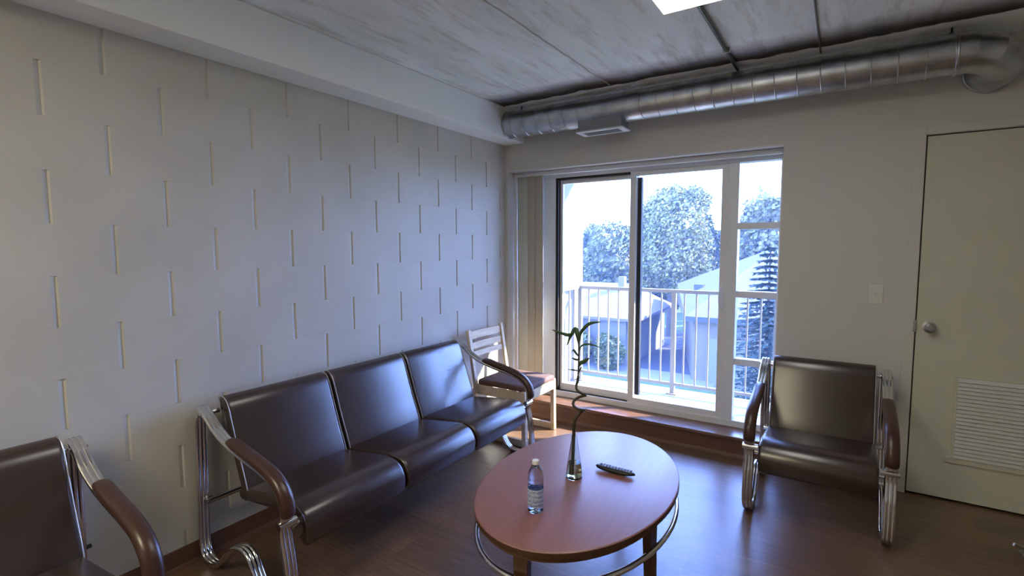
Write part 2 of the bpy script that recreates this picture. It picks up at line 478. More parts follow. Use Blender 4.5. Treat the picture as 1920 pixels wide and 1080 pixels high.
box(bm, GX0-.012, GX0, -.008, .004, GZ0, GZ1+.006, .001); box(bm, GX1, GX1+.012, -.008, .004, GZ0, GZ1+.006, .001)
box(bm, GX0, GX1, -.008, .004, GZ1, GZ1+.006, .001); box(bm, GX0-.035, GX1+.035, -.008, .004, GZ0-.035, GZ0, .002)
gr_ = finish('louver_frame', bm, m_door, dr)
boxobj('louver_back', (GX0, GX1, .000, .003, GZ0, GZ1), m_dark, gr_)
bm = new_bm(); ns = 21
for i in range(ns):
    z = GZ0 + (i+.5) * (GZ1-GZ0)/ns; h = (GZ1-GZ0)/ns
    vs = box(bm, GX0, GX1, -.0015, .0015, -h*.60, h*.60)
    bmesh.ops.transform(bm, matrix=Matrix.Translation((0, -.008, z)) @ Matrix.Rotation(R(-28), 4, 'X'), verts=vs)
finish('louver_slats', bm, mat('louver_metal', (.62, .63, .60), .4), gr_)

sw = thing('light_switch', 'small cream wall switch plate on the wall left of the interior door', 'light switch', (2.732, 0, 1.205))
boxobj('switch_plate', (-.036, .036, -.006, 0, -.058, .058), mat('switch_ivory', (.66, .65, .60), .4), sw, .002)
boxobj('toggle', (-.005, .005, -.016, -.005, -.004, .012), mat('toggle_ivory', (.55, .54, .50), .4), sw, .001)

# ------------------------------------------------------------------ duct, conduits, lamp
dt = thing('ventilation_duct', 'silver round spiral ventilation duct along the ceiling above the window', 'duct', (1.6, -.25, 2.5))
DR = .104
bm = new_bm()
tube(bm, [(.203, -.25, 2.5), (3.0, -.25, 2.5)], DR, 40)
o = finish('duct_pipe', bm, m_galv, None, True); rel(o, dt)
bm = new_bm()
x = .26
while x < 3.0:
    ring = []
    n_ = 40
    for k in range(n_):
        a = 2*PI*k/n_
        ring.append((x + .035*k/n_, -.25 + math.cos(a)*(DR+.001), 2.5 + math.sin(a)*(DR+.001)))
    ring.append((x + .035, -.25 + (DR+.001), 2.5))
    tube(bm, ring, .0034, 6)
    x += .118
o = finish('seam_ridge', bm, m_galv, None, True); rel(o, dt)
bm = new_bm()
el = [Vector(q) for q in ((2.99, -.25, 2.5), (3.06, -.25, 2.5), (3.135, -.225, 2.490), (3.185, -.175, 2.468), (3.20, -.11, 2.452), (3.185, -.05, 2.445), (3.18, -.001, 2.445))]
tube(bm, el, [DR+.002]*len(el), 32)
o = finish('duct_elbow', bm, m_galv, None, True, 12); rel(o, dt)
for cc, rr0, axx, rt in (((3.0, -.25, 2.5), DR+.003, 'x', .006), ((3.18, -.008, 2.445), DR+.004, 'y', .008), ((.21, -.25, 2.5), DR+.002, 'x', .005)):
    bm = new_bm()
    pts = []
    for k in range(36):
        a_, b_ = math.cos(2*PI*k/36)*rr0, math.sin(2*PI*k/36)*rr0
        pts.append((cc[0], cc[1]+a_, cc[2]+b_) if axx == 'x' else (cc[0]+a_, cc[1], cc[2]+b_))
    tube(bm, pts, rt, 8, closed=True)
    o = finish('collar', bm, m_galv, None, True); rel(o, dt)
for xx in (.33, 2.98):
    bm = new_bm(); tube(bm, [(xx, -.25, 2.6), (xx, -.25, ZC)], .005, 8); box(bm, xx-.012, xx+.012, -.262, -.238, 2.6, 2.608)
    o = finish('hanger_rod', bm, m_dark); rel(o, dt)
bm = new_bm(); box(bm, .868, 1.205, -.325, -.185, 2.352, 2.43, .002); gd = finish('air_diffuser', bm, mat('diffuser_grey', (.22, .23, .25), .5, .3)); rel(gd, dt)
gd['label'] = 'grey box air diffuser under the duct'
bm = new_bm()
box(bm, .855, 1.218, -.338, -.172, 2.342, 2.352, .002)
finish('diffuser_flange', bm, m_whitem, gd)
bm = new_bm()
for yy in (-.29, -.255, -.22): box(bm, .90, 1.173, yy-.011, yy+.011, 2.339, 2.343)
finish('diffuser_slots', bm, m_fascia0, gd)

cp = thing('ceiling_conduit', 'dark metal conduit on the ceiling running from the lamp to the duct', 'conduit', (1.95, -.7, 2.62))
bm = new_bm(); tube(bm, [(1.945, -1.32, 2.621), (1.945, -.24, 2.621)], .011, 10); o = finish('conduit_pipe', bm, mat('conduit_steel', (.14, .14, .15), .35, .8), None, True); rel(o, cp)
for yy in (-.62,):
    bm = new_bm(); box(bm, 1.925, 1.965, yy-.008, yy+.008, 2.608, ZC)
    o = finish('conduit_strap', bm, m_satin); rel(o, cp)
bm = new_bm(); tube(bm, [(2.395, -3.2, 2.630), (2.395, -.25, 2.630)], .005, 8)
tag(finish('ceiling_cable', bm, mat('cable_grey', (.16, .16, .17), .5)), 'thin dark cable across the concrete ceiling right of the lamp', 'cable')
# caulk bead in the plank joint
bm = new_bm(); random.seed(4)
pp = []
y = -5.8
while y < -.33:
    pp.append((1.13 + random.uniform(-.0035, .0035), y, ZC - random.uniform(-.001, .002))); y += .06
tube(bm, pp, .0045, 6); struct(finish('trim_4', bm, mat('caulk', (.50, .50, .50), .7)))
bm = new_bm()
pp = [(.204, y_, ZC-.001) for y_ in (YB+.1, -3, -.32)]
tube(bm, pp, .005, 6); struct(finish('trim_5', bm, mat('caulk_2', (.62, .62, .61), .7)))

def ceiling_lamp(x0, y0, label, m_lamp):
    t = thing('ceiling_lamp', label, 'lamp', (x0+.305, y0-.61, ZC))
    bm = new_bm(); box(bm, x0, x0+.61, y0-1.22, y0, ZC-.045, ZC, .002); o = finish('lamp_housing', bm, m_whitem); rel(o, t)
    bm = new_bm(); box(bm, x0+.006, x0+.604, y0-1.214, y0-.006, ZC-.052, ZC-.040, .002); o = finish('diffuser', bm, m_lamp); rel(o, t)
    return t
ceiling_lamp(1.80, -1.35, 'bright white rectangular fluorescent lamp on the ceiling at the top edge', m_panel)
ceiling_lamp(.75, -4.3, 'added unseen warm fill light panel on the ceiling behind the viewer', m_fill_panel)  # unseen panel added behind the viewer to warm the room light

# ------------------------------------------------------------------ beam seating
FRAME = [(.050, .735), (.040, .40), (.030, .13), (.045, .045), (.095, .018), (.16, .026), (.235, .085), (.31, .155), (.385, .180), (.445, .160),
         (.50, .085), (.545, .030), (.60, .014), (.675, .022), (.725, .065), (.738, .13), (.728, .24), (.705, .36), (.715, .43), (.700, .505),
         (.645, .555), (.55, .585), (.42, .610), (.30, .640), (.20, .685), (.12, .740)]
def sweep_yz(bm, path, sec, x0):
    """path of (u,z) in the side plane (front is -y), section of (w,t): w across x, t along the path normal"""
    n = len(path); rings = []
    for i in range(n):
        a = path[i-1]; b = path[(i+1) % n]
        d = Vector((b[0]-a[0], b[1]-a[1])).normalized(); nn = Vector((-d.y, d.x))
        rings.append([bm.verts.new((x0 + w_, -(path[i][0] + nn.x*t_), path[i][1] + nn.y*t_)) for w_, t_ in sec])
    m = len(sec)
    return rings, m
def side_frame(x0, parent):
    P = [(p[0], p[1]) for p in smooth_path([(a, b, 0) for a, b in FRAME], 5, True)]
    sec = []
    W, T = .027, .011
    # flat oval tube with two shallow grooves on either broad face
    top = [(-W, 0), (-W*.93, T*.6), (-W*.75, T), (-W*.45, T), (-W*.33, T*.72), (-W*.2, T), (W*.2, T), (W*.33, T*.72), (W*.45, T), (W*.75, T), (W*.93, T*.6), (W, 0)]
    sec = top + [(a, -b) for a, b in top[-2:0:-1]]
    bm = new_bm(); rings, m = sweep_yz(bm, P, sec, x0)
    n = len(rings)
    for i in range(n):
        A = rings[i]; B = rings[(i+1) % n]
        for k in range(m): bm.faces.new((A[k], A[(k+1) % m], B[(k+1) % m], B[k]))
    return finish('side_frame', bm, m_chrome, parent, True, 50)
def armrest(x0, parent):
    pts = [(.715, .425), (.716, .465), (.700, .510), (.645, .558), (.55, .590), (.42, .618), (.315, .645)]
    P = [(p[0], p[1]) for p in smooth_path([(a, b, 0) for a, b in pts], 4)]
    bm = new_bm(); n = len(P); rings = []
    for i in range(n):
        a = P[max(i-1, 0)]; b = P[min(i+1, n-1)]
        d = Vector((b[0]-a[0], b[1]-a[1])).normalized(); nn = Vector((d.y, -d.x))
        if nn.y < 0 and i > 3: nn = -nn
        nn = Vector((d.y, -d.x))
        e = math.sin(PI * min(1, (i+.35)/3) / 2) if i < 3 else (math.sin(PI*min(1, (n-1-i+.35)/3)/2) if i > n-4 else 1)
        th = .031 * (.45 + .55*e); wd = .031 * (.75 + .25*e)
        sec = []
        for k in range(14):
            an = PI * k/13
            sec.append((wd*math.cos(an), .006 + th*max(0, math.sin(an))**.7))
        sec += [(-wd*.8, -.002), (wd*.8, -.002)]
        rings.append([bm.verts.new((x0+w_, -(P[i][0]+nn.x*t_), P[i][1]+nn.y*t_)) for w_, t_ in sec])
    m = len(rings[0])
    for A, B in zip(rings, rings[1:]):
        for k in range(m): bm.faces.new((A[k], A[(k+1) % m], B[(k+1) % m], B[k]))
    bm.faces.new(rings[0][::-1]); bm.faces.new(rings[-1])
    return finish('armrest_pad', bm, m_pad, parent, True, 50)
def pillow(bm, outline, xc, w, r):
    """closed (u,z) outline swept over width w with rounded side edges"""
    n = len(outline)
    area = sum(outline[i][0]*outline[(i+1) % n][1]-outline[(i+1) % n][0]*outline[i][1] for i in range(n))
    sg = 1 if area > 0 else -1
    nr = []
    for i in range(n):
        a = outline[i-1]; b = outline[(i+1) % n]; d = Vector((b[0]-a[0], b[1]-a[1])).normalized(); nr.append(Vector((-d.y, d.x))*sg)
    steps = [(-w/2 + r*(1-math.sin(t)), r*(1-math.cos(t))) for t in (0, PI/8, PI/4, 3*PI/8, PI/2)]
    steps = [(-w/2 + r*(1-math.cos(t)), r*(1-math.sin(t))) for t in (0, PI/8, PI/4, 3*PI/8, PI/2)]
    allst = steps + [(-a, b) for a, b in steps[::-1]]
    rings = []
    for xx, off in allst:
        rings.append([bm.verts.new((xc+xx, -(outline[i][0]+nr[i].x*off), outline[i][1]+nr[i].y*off)) for i in range(n)])
    for A, B in zip(rings, rings[1:]):
        for k in range(n): bm.faces.new((A[k], A[(k+1) % n], B[(k+1) % n], B[k]))
    bm.faces.new(rings[0][::-1]); bm.faces.new(rings[-1])
def ribbon(center, th):
    c_ = [Vector((a, b, 0)) for a, b in center]; c_ = smooth_path(c_, 4); n = len(c_)
    up = []; dn = []
    for i in range(n):
        d = (c_[min(i+1, n-1)] - c_[max(i-1, 0)]).normalized(); nn = Vector((-d.y, d.x, 0))
        e = math.sqrt(max(0, 1-(1-min(1, i/2.0))**2)) if i < 2 else (math.sqrt(max(0, 1-(1-min(1, (n-1-i)/2.0))**2)) if i > n-3 else 1)
        t_ = th/2*(.35+.65*e)
        up.append(c_[i]+nn*t_); dn.append(c_[i]-nn*t_)
    return [(p.x, p.y) for p in up + dn[::-1]]
SEAT = ribbon([(.215, .352), (.30, .362), (.42, .376), (.55, .392), (.63, .398), (.685, .385), (.712, .345), (.712, .300), (.695, .268)], .060)
BACK = ribbon([(.075, .765), (.105, .772), (.128, .750), (.150, .69), (.180, .60), (.212, .51), (.243, .43), (.262, .37), (.268, .325)], .056)
def seating(name, label, cat, loc, rz, nseat, pitch, half, group=None):
    t = thing(name, label, cat, loc, rz, group)
    for s_ in (-1, 1):
        side_frame(s_*half, t); armrest(s_*half, t)
        bm = new_bm()
        tube(bm, [(s_*(half-.045), -.712, .392), (s_*(half+.034), -.712, .392)], .017, 16)
        finish('end_cap', bm, m_chrome, t, True)
        bm = new_bm(); tube(bm, [(s_*(half-.07), -.085, .735), (s_*(half+.032), -.085, .735)], .013, 12); box(bm, s_*half-.03, s_*half+.03, -.125, -.055, .738, .748, .002)
        finish('top_bracket', bm, m_chrome, t, True)
        bm = new_bm(); tube(bm, [(s_*half-.02, -.037, .30), (s_*half+.04, -.037, .30)], .009, 10); finish('bolt', bm, m_dark, t, True)
        for u_ in (.60, .10):
            bm = new_bm(); box(bm, s_*half-.02, s_*half+.02, -u_-.03, -u_+.03, 0, .010, .002); finish('foot_glide', bm, m_dark, t)
    bm = new_bm(); tube(bm, [(-half, -.062, .30), (half, -.062, .30)], .014, 14); finish('rear_rail', bm, m_chrome, t, True)
    bm = new_bm(); tube(bm, [(-half, -.690, .362), (half, -.690, .362)], .016, 14); finish('front_rail', bm, m_chrome, t, True)
    for i in range(nseat):
        xc = (i-(nseat-1)/2)*pitch
        bm = new_bm(); pillow(bm, SEAT, xc, pitch-.018, .016); st_ = finish('seat', bm, m_leather, t, True, 60)
        bm = new_bm(); pillow(bm, BACK, xc, pitch-.022, .016); bk_ = finish('backrest', bm, m_leather, t, True, 60)
        half_b = len(BACK)//2
        for s_ in (-1, 1):
            for (oo, ow, pr) in ((BACK, pitch-.022, bk_),):
                k = len(oo)//2
                line = oo[:k]
                # the visible face: front of the back, top of the seat
                bm = new_bm()
                tube(bm, [(xc+s_*(ow/2-.003), -u_, z_) for u_, z_ in line], .0024, 6)
                finish('edge_highlight', bm, m_highlight, pr, True)  # pale line along the backrest edge stands in for its highlight
    return t
seating('waiting_bench', 'long three-seat brown vinyl bench with chrome frames against the block wall', 'bench', (0.0, -1.72, 0), R(90), 3, .586, .945)
seating('waiting_chair', 'single brown vinyl armchair with chrome frame between window and door', 'armchair', (2.478, -.075, 0), 0, 1, .56, .318, 'single chrome armchairs')
seating('waiting_chair', 'brown vinyl armchair with chrome arm cut off at the left picture edge', 'armchair', (0.0, -3.455, 0), R(90), 1, .56, .318, 'single chrome armchairs')

# ------------------------------------------------------------------ wooden side chair by the window
wc = thing('wooden_chair', 'pale wooden side chair with brown padded seat in the corner beside the window', 'chair', (.36, -.44, 0), R(90))
# local: front is -y, width along x
HW = .225
for s_ in (-1, 1):
    bm = new_bm()
    bar(bm, (s_*HW, .235, .0), (s_*HW, .205, .42), .036, .03, Vector((0, 1, 0)), .004)
    bar(bm, (s_*HW, .205, .41), (s_*HW, .275, .845), .036, .026, Vector((0, 1, 0)), .004)
    finish('back_post', bm, m_birch, wc)
    bm = new_bm(); bar(bm, (s_*HW, -.25, 0), (s_*HW, -.245, .425), .038, .034, Vector((0, 1, 0)), .004); finish('leg', bm, m_birch, wc)
    bm = new_bm(); bar(bm, (s_*HW, -.27, .028), (s_*HW, .27, .028), .030, .052, Vector((0, 0, 1)), .004); finish('runner', bm, m_birch, wc)
    bm = new_bm(); box(bm, s_*HW-.012, s_*HW+.012, -.235, .20, .345, .415, .003); finish('side_rail', bm, m_birch, wc)
bm = new_bm(); box(bm, -HW, HW, -.262, -.238, .345, .415, .003); finish('front_rail', bm, m_birch, wc)
bm = new_bm(); box(bm, -HW, HW, .19, .212, .345, .415, .003); finish('rear_rail', bm, m_birch, wc)
for zc, h in ((.795, .062), (.712, .052), (.645, .042)):
    bm = new_bm(); n_ = 10
    yb = .205 + (zc-.41)/.435*.07
    for sgn in (0,):
        F = []; B = []
        for k in range(n_+1):
            x_ = -HW + 2*HW*k/n_; cv = .018*(1-(x_/HW)**2)
            F.append((x_, yb-.006+cv)); B.append((x_, yb+.006+cv))
        rings = []
        for (a, b) in zip(F, B):
            rings.append([bm.verts.new((a[0], a[1], zc-h/2)), bm.verts.new((b[0], b[1], zc-h/2)), bm.verts.new((b[0], b[1]+.005, zc+h/2)), bm.verts.new((a[0], a[1]+.005, zc+h/2))])
        for A_, B_ in zip(rings, rings[1:]):
            for k in range(4): bm.faces.new((A_[k], A_[(k+1) % 4], B_[(k+1) % 4], B_[k]))
        bm.faces.new(rings[0][::-1]); bm.faces.new(rings[-1])
    finish('back_slat', bm, m_birch, wc, True, 40)
bm = new_bm(); box(bm, -.225, .225, -.262, .19, .415, .462, .020, 4); finish('seat_cushion', bm, m_seat, wc, True, 50)

# ------------------------------------------------------------------ oval coffee table
TZ = .46
tb = thing('coffee_table', 'oval coffee table with cherry laminate top and chrome hoop below', 'table', (1.598, -1.768, 0), R(2.6))
AX, AY = .413, .618
def oval(a, b, n=72): return [(a*math.cos(2*PI*k/n), b*math.sin(2*PI*k/n)) for k in range(n)]
bm = new_bm()
rings = []
for off, z in ((.006, TZ-.028), (0, TZ-.024), (0, TZ-.004), (.003, TZ-.001), (.006, TZ)):
    rings.append([bm.verts.new((x_, y_, z)) for x_, y_ in oval(AX-off, AY-off)])
for A_, B_ in zip(rings, rings[1:]):
    for k in range(72): bm.faces.new((A_[k], A_[(k+1) % 72], B_[(k+1) % 72], B_[k]))
bm.faces.new(rings[0][::-1]); bm.faces.new(rings[-1])
tp = finish('table_top', bm, m_table, tb, True, 30)
tp.data.materials.append(m_tedge)
for p in tp.data.polygons:
    if p.center.z < TZ-.003: p.material_index = 1
bm = new_bm(); pts = oval(AX+.004-.028, AY+.004-.028)
tube(bm, [(x_*1.0, y_*1.0, .335) for x_, y_ in oval(AX-.010, AY-.010)], .011, 12, closed=True); finish('hoop', bm, m_chrome, tb, True)
bm = new_bm()
rings = []
for a_, b_, z in ((AX-.020, AY-.020, TZ-.050), (AX-.020, AY-.020, TZ-.028), (AX-.045, AY-.045, TZ-.028), (AX-.045, AY-.045, TZ-.050)):
    rings.append([bm.verts.new((x_, y_, z)) for x_, y_ in oval(a_, b_)])
for i in range(4):
    A_, B_ = rings[i], rings[(i+1) % 4]
    for k in range(72): bm.faces.new((A_[k], A_[(k+1) % 72], B_[(k+1) % 72], B_[k]))
finish('apron', bm, mat('apron_wood', (.13, .065, .035), .4), tb, True, 40)
for an in (-88, -15, 92, 165):
    a = R(an); px, py = (AX-.046)*math.cos(a), (AY-.046)*math.sin(a)
    bm = new_bm()
    n0 = Vector((math.cos(a)/AX, math.sin(a)/AY, 0)).normalized(); t0 = Vector((-n0.y, n0.x, 0))
    for (k1, k2, z0, z1) in ((1, 1, TZ-.028, .0),):
        top = Vector((px, py, TZ-.028)); bot = Vector((px, py, 0)) + n0*.012
        rr_ = []
        for P_, sc in ((top, 1.0), (Vector((px, py, .33)), .95), (bot, .75)):
            w_ = .028*sc; d_ = .018*sc
            rr_.append([bm.verts.new(P_ + t0*w_ + n0*d_), bm.verts.new(P_ - t0*w_ + n0*d_), bm.verts.new(P_ - t0*w_ - n0*d_), bm.verts.new(P_ + t0*w_ - n0*d_)])
        for A_, B_ in zip(rr_, rr_[1:]):
            for k in range(4): bm.faces.new((A_[k], A_[(k+1) % 4], B_[(k+1) % 4], B_[k]))
        bm.faces.new(rr_[0][::-1]); bm.faces.new(rr_[-1])
    finish('leg', bm, m_tedge, tb)

# water bottle
bt = thing('water_bottle', 'clear plastic water bottle with white cap and banded label on the coffee table', 'bottle', (1.572, -2.135, TZ))
prof = [(0, .006), (.014, .002), (.026, .0), (.031, .006), (.032, .02)]
z = .026
while z < .130:
    prof += [(.0318, z), (.0296, z+.005), (.0318, z+.010)]; z += .013
prof += [(.0325, .138), (.0322, .148), (.029, .160), (.0215, .176), (.0145, .187), (.0125, .192), (.0125, .199)]
bm = new_bm(); lathe(bm, prof + [(0, .199)], seg=40); finish('bottle_body', bm, m_pet, bt, True, 60)
bm = new_bm(); lathe(bm, [(.0326, .028), (.0330, .030), (.0330, .096), (.0326, .098)], seg=40); finish('label_band', bm, m_label, bt, True)
bm = new_bm(); lathe(bm, [(0, .2085), (.0125, .2085), (.0142, .206), (.0145, .193), (.013, .1925), (.013, .1985), (0, .1985)], seg=28); finish('cap', bm, mat('cap_white', (.78, .78, .82), .4), bt, True, 40)

# vase with curly bamboo
vs_ = thing('glass_vase', 'small conical glass vase holding water on the coffee table', 'vase', (1.572, -1.79, TZ))
outer = [(0, 0), (.034, 0), (.0365, .004), (.0365, .02), (.034, .05), (.027, .095), (.019, .145), (.0135, .18), (.0125, .197)]
inner = [(.0108, .197), (.0115, .18), (.017, .145), (.025, .095), (.032, .05), (.0345, .02), (.034, .009), (0, .008)]
bm = new_bm(); lathe(bm, outer + inner, seg=40); finish('vase_body', bm, m_vase, vs_, True, 60)
bm = new_bm(); lathe(bm, [(0, .0085), (.0335, .0095), (.0340, .02), (.0315, .05), (.0285, .072), (0, .072)], seg=40); finish('water', bm, m_water, vs_, True, 50)
bb = thing('lucky_bamboo', 'curly lucky bamboo stalk with thin leaves standing in the glass vase', 'plant', (1.572, -1.79, TZ))
Yp = -1.79
st = [(1.562, .474, 0), (1.568, .64, 0), (1.570, .704, 0), (1.575, .735, .005), (1.592, .762, .022), (1.616, .779, .008), (1.603, .787, -.018), (1.578, .797, -.018),
      (1.567, .812, 0), (1.578, .826, .018), (1.603, .838, .020), (1.624, .850, 0), (1.608, .862, -.016), (1.588, .873, -.012), (1.580, .888, 0), (1.584, .907, .004), (1.587, .93, .002)]
path = smooth_path([(a, Yp+c__, b) for a, b, c__ in st], 5)
bm = new_bm(); n_ = len(path); tube(bm, path, [.0078 - .0026*i/n_ for i in range(n_)], 10)
o = finish('stalk', bm, m_stalk, None, True); rel(o, bb)
path = smooth_path([(1.587, Yp, .928), (1.590, Yp, .96), (1.591, Yp, .998), (1.592, Yp, 1.044), (1.591, Yp, 1.083), (1.597, Yp, 1.11)], 4)
bm = new_bm(); tube(bm, path, .0032, 8)
for (px, pz) in ((1.588, .945), (1.590, .975), (1.591, 1.01), (1.592, 1.05), (1.591, 1.08)): 
    tube(bm, [(px, Yp, pz-.003), (px, Yp, pz+.003)], .0045, 8)
o = finish('shoot', bm, m_stalk, None, True); rel(o, bb)
def leaf(pts, wmax, tilt=0, dy=0):
    P = smooth_path([(a, Yp+dy+c__, b) for a, b, c__ in pts], 4); n = len(P); bm = new_bm(); up = []; dn = []; md = []
    for i in range(n):
        d = (P[min(i+1, n-1)] - P[max(i-1, 0)]).normalized()
        side = d.cross(Vector((math.sin(tilt), -math.cos(tilt), .25))).normalized()
        t = i/(n-1); ww = wmax*max(0, math.sin(PI*min(1, t**.8)))**.9 + .0006
        md.append(bm.verts.new(P[i] + side.cross(d)*ww*.25)); up.append(bm.verts.new(P[i]+side*ww)); dn.append(bm.verts.new(P[i]-side*ww))
    for i in range(n-1):
        bm.faces.new((md[i], md[i+1], up[i+1], up[i])); bm.faces.new((dn[i], dn[i+1], md[i+1], md[i]))
    o = finish('leaf', bm, m_leaf, None, True, 80); rel(o, bb)
    so = o.modifiers.new('s', 'SOLIDIFY'); so.thickness = .0008
leaf([(1.593, 1.085, 0), (1.600, 1.128, 0), (1.633, 1.166, 0), (1.662, 1.178, 0), (1.695, 1.183, 0)], .0075)
leaf([(1.591, 1.07, 0), (1.584, 1.115, .0), (1.568, 1.139, .01), (1.546, 1.110, .012), (1.524, 1.057, .012)], .011)
leaf([(1.568, 1.128, .005), (1.535, 1.110, .01), (1.495, 1.116, .01), (1.448, 1.127, .01)], .007)
leaf([(1.591, 1.02, 0), (1.578, 1.032, 0), (1.566, 1.047, 0), (1.556, 1.038, 0)], .005)
leaf([(1.590, 1.005, 0), (1.575, 1.005, 0), (1.556, 1.010, 0)], .0045)
leaf([(1.590, .975, 0), (1.600, .992, 0), (1.622, 1.003, 0), (1.643, 1.021, 0)], .0085)
leaf([(1.592, 1.035, 0), (1.600, 1.066, 0), (1.628, 1.080, 0), (1.665, 1.078, 0), (1.704, 1.068, 0)], .0035)
leaf([(1.587, .945, 0), (1.597, .960, 0), (1.606, .978, 0)], .0035)
leaf([(1.585, .955, 0), (1.565, .956, 0), (1.538, .955, 0)], .003)

# remote control
rm = thing('remote_control', 'slim black remote control with curved underside lying on the coffee table', 'remote control', (1.712, -1.648, TZ), R(0))
bm = new_bm()
n_ = 16; rings = []
for i in range(n_+1):
    t = i/n_; x_ = -.095+.19*t; e = math.sqrt(max(.02, 1-(2*t-1)**6)); zc = .0005 + .010*abs(2*t-1)**2
    hw = .021*e; hh = .007 * (.55+.45*e) + .005*(1-(2*t-1)**2)
    rings.append([bm.verts.new((x_, hw*math.cos(2*PI*k/16) * (1 if abs(math.cos(2*PI*k/16)) < .9 else 1), zc + hh + hh*math.copysign(abs(math.sin(2*PI*k/16))**.6, math.sin(2*PI*k/16)))) for k in range(16)])
for A_, B_ in zip(rings, rings[1:]):
    for k in range(16): bm.faces.new((A_[k], A_[(k+1) % 16], B_[(k+1) % 16], B_[k]))
bm.faces.new(rings[0][::-1]); bm.faces.new(rings[-1])
finish('remote_body', bm, m_black, rm, True, 50)
bm = new_bm()
for i in range(11):
    for j in (-1, 0, 1):
        xx = -.072+.0145*i; t = (xx+.095)/.19; zt = .0005+.010*abs(2*t-1)**2 + 2*(.007+.005*(1-(2*t-1)**2))
        box(bm, xx-.0045, xx+.0045, j*.0115-.0038, j*.0115+.0038, zt-.003, zt+.0012, .0008, 1)
finish('buttons', bm, mat('grey_rubber', (.13, .14, .17), .6), rm)

# ------------------------------------------------------------------ balcony
bm = new_bm(); box(bm, -.2, 3.5, .30, 1.62, -.22, -.03); struct(finish('balcony_floor', bm, m_concf))
bm = new_bm(); box(bm, -.2, 0.0, .30, 1.62, -6, 2.9); struct(finish('balcony_wall_left', bm, m_stucco))
bm = new_bm(); box(bm, 3.3, 3.5, .30, 1.62, -6, 2.9); struct(finish('balcony_wall_right', bm, m_stucco))
bm = new_bm(); box(bm, -.2, 3.5, .30, 1.60, 2.42, 2.7); struct(finish('balcony_ceiling', bm, m_stucco))
rl = thing('balcony_railing', 'pale metal railing with thin vertical bars along the balcony edge', 'railing', (1.1, 1.42, -.03))
RY = 1.42
bm = new_bm(); box(bm, .03, 3.27, RY-.022, RY+.022, 1.025, 1.06, .003); box(bm, .03, .07, RY-.7, RY-.02, 1.025, 1.06, .003); o = finish('top_rail', bm, m_rail); rel(o, rl)
bm = new_bm(); box(bm, .03, 3.27, RY-.015, RY+.015, .06, .09, .003); o = finish('bottom_rail', bm, m_rail); rel(o, rl)
for px in (.07, 1.125, 2.29, 3.24):
    bm = new_bm(); box(bm, px-.022, px+.022, RY-.022, RY+.022, -.025, 1.03, .003); box(bm, px-.05, px+.05, RY-.05, RY+.05, -.03, -.018, .002); o = finish('post', bm, m_rail); rel(o, rl)
x = .07 + .1055
while x < 3.20:
    if abs(x-1.125) > .03 and abs(x-2.29) > .03:
        bm = new_bm(); box(bm, x-.007, x+.007, RY-.007, RY+.007, .085, 1.03); o = finish('baluster', bm, m_rail); rel(o, rl)
    x += .1172
for yy in (.82, .94, 1.06, 1.18, 1.30):
    bm = new_bm(); box(bm, .043, .057, yy-.007, yy+.007, .0, 1.03); o = finish('baluster', bm, m_rail); rel(o, rl)

# ------------------------------------------------------------------ outdoors
GZ = -5.5
bm = new_bm(); box(bm, -90, 60, 1.9, 140, GZ-.5, GZ); struct(finish('ground', bm, m_grass))
bm = new_bm(); prism(bm, [(-9.3, 24.0), (2.5, 24.0), (2.5, 25.3), (-3.2, 25.3), (-4.3, 33.5), (-9.4, 39), (-10.8, 39), (-8.9, 31.5)], 'z', GZ, GZ+.03); struct(finish('driveway', bm, m_asph))
bm = new_bm(); prism(bm, [(-14, 21.4), (6, 21.4), (6, 23.9), (-14, 23.9)], 'z', GZ, GZ+.04); struct(finish('pavement', bm, m_walk))
def hull(bm, pts):
    vs = [bm.verts.new(p) for p in pts]; bmesh.ops.convex_hull(bm, input=vs)
ha = thing('house', 'low house with a pale hip roof seen through the left door pane', 'house', (-10, 27.5, GZ))
bm = new_bm(); hull(bm, [(-6.82, 23.19, -2.6), (-15, 23.1, -2.6), (-15, 31.9, -2.6), (-7.2, 31.8, -2.6), (-8.9, 27.5, -.92), (-13.5, 27.5, -.92), (-6.82, 23.19, -2.75), (-15, 23.1, -2.75), (-15, 31.9, -2.75), (-7.2, 31.8, -2.75)]); o = finish('roof', bm, m_roof); rel(o, ha)
bm = new_bm(); box(bm, -14.6, -7.7, 23.8, 31.3, GZ, -2.7); o = finish('walls', bm, m_siding2); rel(o, ha)
bm = new_bm(); box(bm, -9.3, -8.9, 26.6, 27.0, -1.2, -.45); o = finish('chimney', bm, m_siding); rel(o, ha)
bm = new_bm(); box(bm, -7.72, -7.66, 25, 26.2, -4.6, -3.4); o = finish('window', bm, m_pane); rel(o, ha)
hb = thing('house', 'larger house with a tall pale roof and garage seen through the right door pane', 'house', (-1, 26, GZ))
bm = new_bm(); hull(bm, [(-4.05, 22.45, -2.1), (5, 23.0, -2.1), (-6.5, 30, -1.0), (-.6, 28, 1.40), (4, 28, 1.40), (-6.2, 31.5, -1.3), (5, 31.5, -2.1), (-4.05, 22.45, -2.3), (5, 23, -2.3), (-6.2, 31.5, -2.3), (-6.4, 29.8, -2.3)]); o = finish('roof', bm, m_roof); rel(o, hb)
bm = new_bm(); prism(bm, [(-3.8, 23.0), (4.6, 23.5), (4.6, 31), (-5.7, 31), (-5.8, 29.6)], 'z', GZ, -2.3); o = finish('walls', bm, m_siding); rel(o, hb)
bm = new_bm(); bar(bm, (-4.1, 22.42, -2.22), (5, 22.97, -2.22), .06, .26); o = finish('fascia', bm, m_fascia); rel(o, hb)
bm = new_bm(); box(bm, -3.1, -1.2, 22.96, 23.06, GZ, -3.2); o = finish('garage_door', bm, m_siding2); rel(o, hb)
bm = new_bm(); box(bm, -.6, .1, 23.1, 23.24, -4.4, -3.1); o = finish('window', bm, m_pane); rel(o, hb)
